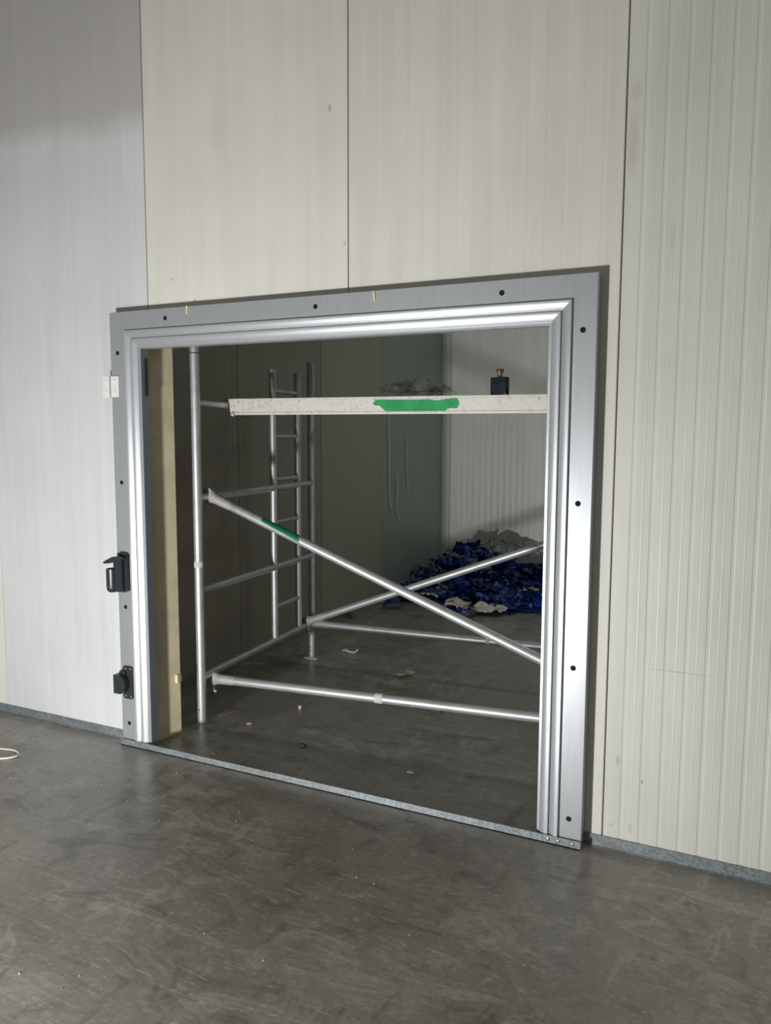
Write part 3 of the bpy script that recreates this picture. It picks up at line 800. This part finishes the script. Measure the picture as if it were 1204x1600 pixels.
# ------------------------------------------------------------------ debris
def chunk(name, mat, loc, s, seed, label, cat, rz=0.0, flat=False, flush=False):
    rnd = random.Random(seed); mb = MB(); mb.box(-s[0]/2, s[0]/2, -s[1]/2, s[1]/2, 0.0005, s[2], bev=min(s)*0.2)
    mb.v = [(v[0]*(1+rnd.uniform(-0.16, 0.16)), v[1]*(1+rnd.uniform(-0.16, 0.16)), v[2]*(1+rnd.uniform(-0.15, 0.1)) if v[2] > s[2]*0.5 else v[2]) for v in mb.v]
    o = mb.build(name, mat, None, loc=loc); o.rotation_euler.z = rz
    return tag(o, label, cat)
mb = MB(); outl = [(-0.035, -0.045), (0.01, -0.038), (0.055, 0.02), (0.062, 0.045), (-0.012, 0.040), (-0.022, 0.0)]
mb.prism(outl, 'z', 0.0006, 0.003)
o = mb.build('cardboard_scrap', M_card, None, loc=(-2.505, 0.49, 0.0)); o.rotation_euler.z = 0.3
tag(o, 'small tan cardboard scrap on the floor behind the near scaffold standard', 'cardboard')
chunk('foam_chip', M_crumb, (-2.28, 0.415, 0), (0.022, 0.014, 0.008), 1, 'small pale foam chip on the floor below the lowest near brace', 'foam chip', 0.6)
chunk('foam_chip', M_crumb, (-2.16, 0.72, 0), (0.016, 0.014, 0.018), 2, 'tiny pale crumb standing behind the lowest near brace', 'foam chip')
chunk('foam_chip', M_crumb, (-2.20, 0.02, 0), (0.03, 0.016, 0.010), 3, 'pale flake on the floor just inside the left jamb', 'foam chip', -0.4)
chunk('foam_block', M_galv_in, (-2.90, 2.70, 0.0), (0.06, 0.05, 0.05), 4, 'small grey block at the foot of the left wall beyond the tower', 'block', 0.1)
mb = MB(); mb.path([(-0.06, 0.01, 0.006), (-0.03, 0.0, 0.02), (0.0, -0.005, 0.012), (0.035, 0.0, 0.008), (0.06, 0.012, 0.03)], [0.006, 0.011, 0.009, 0.008, 0.006], 8)
o = mb.build('bent_bracket', M_clamp, None, True, loc=(-2.42, 1.78, 0.0)); tag(o, 'bent metal clip on the floor right of the far scaffold foot', 'clip')
mb = MB(); mb.path([(0.025, 0.0, 0.006), (0.02, 0.0, 0.03), (0.0, 0.0, 0.042), (-0.022, 0.0, 0.030), (-0.025, 0.0, 0.006)], 0.006, 8)
o = mb.build('wire_loop', M_clamp, None, True, loc=(-2.71, 1.60, 0.0)); tag(o, 'small metal loop on the floor left of the far scaffold foot', 'clip')
mb = MB(); crumple(mb, Vector((-1.88, 1.50, 0.012)), 0.05, 0.13, 91, 0.010, -0.3, nx=9, ny=12, fold=14)
o = film('leaf_scrap', M_crumb, mb, (-1.88, 1.50, 0), 'curled pale leaf-shaped scrap on the floor in the middle of the cold room', 'scrap')
chunk('dark_pebble', M_rubber, (-1.46, 1.0, 0), (0.035, 0.025, 0.02), 6, 'dark lump on the floor behind the lower near brace, right of centre', 'lump')
chunk('dark_pebble', M_rubber, (-1.88, 0.29, 0), (0.030, 0.020, 0.015), 7, 'dark lump on the floor in front of the lower near brace, below its tape band', 'lump')
chunk('plaster_flake', M_crumb, (-1.30, -0.05+0.30, 0), (0.03, 0.02, 0.008), 8, 'pale flake on the floor inside near the right end of the sill', 'flake')
# foam nub on the cut panel edge
mb = MB().box(0.0, 0.022, -0.016, 0.016, -0.022, 0.022, bev=0.005)
mb.build('foam_nub', M_foam, wf, loc=(OX0+0.02, 0.158, 0.285))
# white cable at the left edge of the hall floor
pts = [(-3.60, -0.60, 0.004), (-3.40, -0.47, 0.004), (-3.25, -0.395, 0.004), (-3.13, -0.355, 0.004), (-3.06, -0.350, 0.006), (-3.01, -0.375, 0.007), (-3.015, -0.410, 0.006), (-3.06, -0.440, 0.004), (-3.13, -0.47, 0.004), (-3.3, -0.56, 0.004), (-3.55, -0.72, 0.004)]
P = []
for i in range(len(pts)-1):
    p0, p1, p2, p3 = [Vector(pts[max(0, min(len(pts)-1, k))]) for k in (i-1, i, i+1, i+2)]
    for s_ in range(5):
        t = s_/5; P.append(0.5*((2*p1)+(-p0+p2)*t+(2*p0-5*p1+4*p2-p3)*t*t+(-p0+3*p1-3*p2+p3)*t**3))
P.append(Vector(pts[-1]))
o = MB().path(P, 0.0042, 8).build('electric_cable', M_cable, None, True)
tag(o, 'white cable loop lying on the floor at the left edge', 'cable')
# crumbs scattered on the hall floor
mb = MB(); rnd = random.Random(5)
for k in range(45):
    x = rnd.uniform(-3.2, 0.1); y = rnd.uniform(-1.9, -0.10); r = rnd.uniform(0.0012, 0.0032)
    c = Vector((x, y, r*0.6)); vs = [c+Vector((math.cos(t)*r*rnd.uniform(0.7, 1.3), math.sin(t)*r*rnd.uniform(0.7, 1.3), -r*0.5)) for t in (0, 1.3, 2.5, 3.8, 5.0)]
    mb.add(vs+[c+Vector((0, 0, r*0.6))], [(i, (i+1) % 5, 5) for i in range(5)]+[(4, 3, 2, 1, 0)])
o = mb.build('floor_crumbs', M_crumb, None); tag(o, 'tiny pale crumbs scattered over the grey floor before the doorway', 'crumbs', kind='stuff')
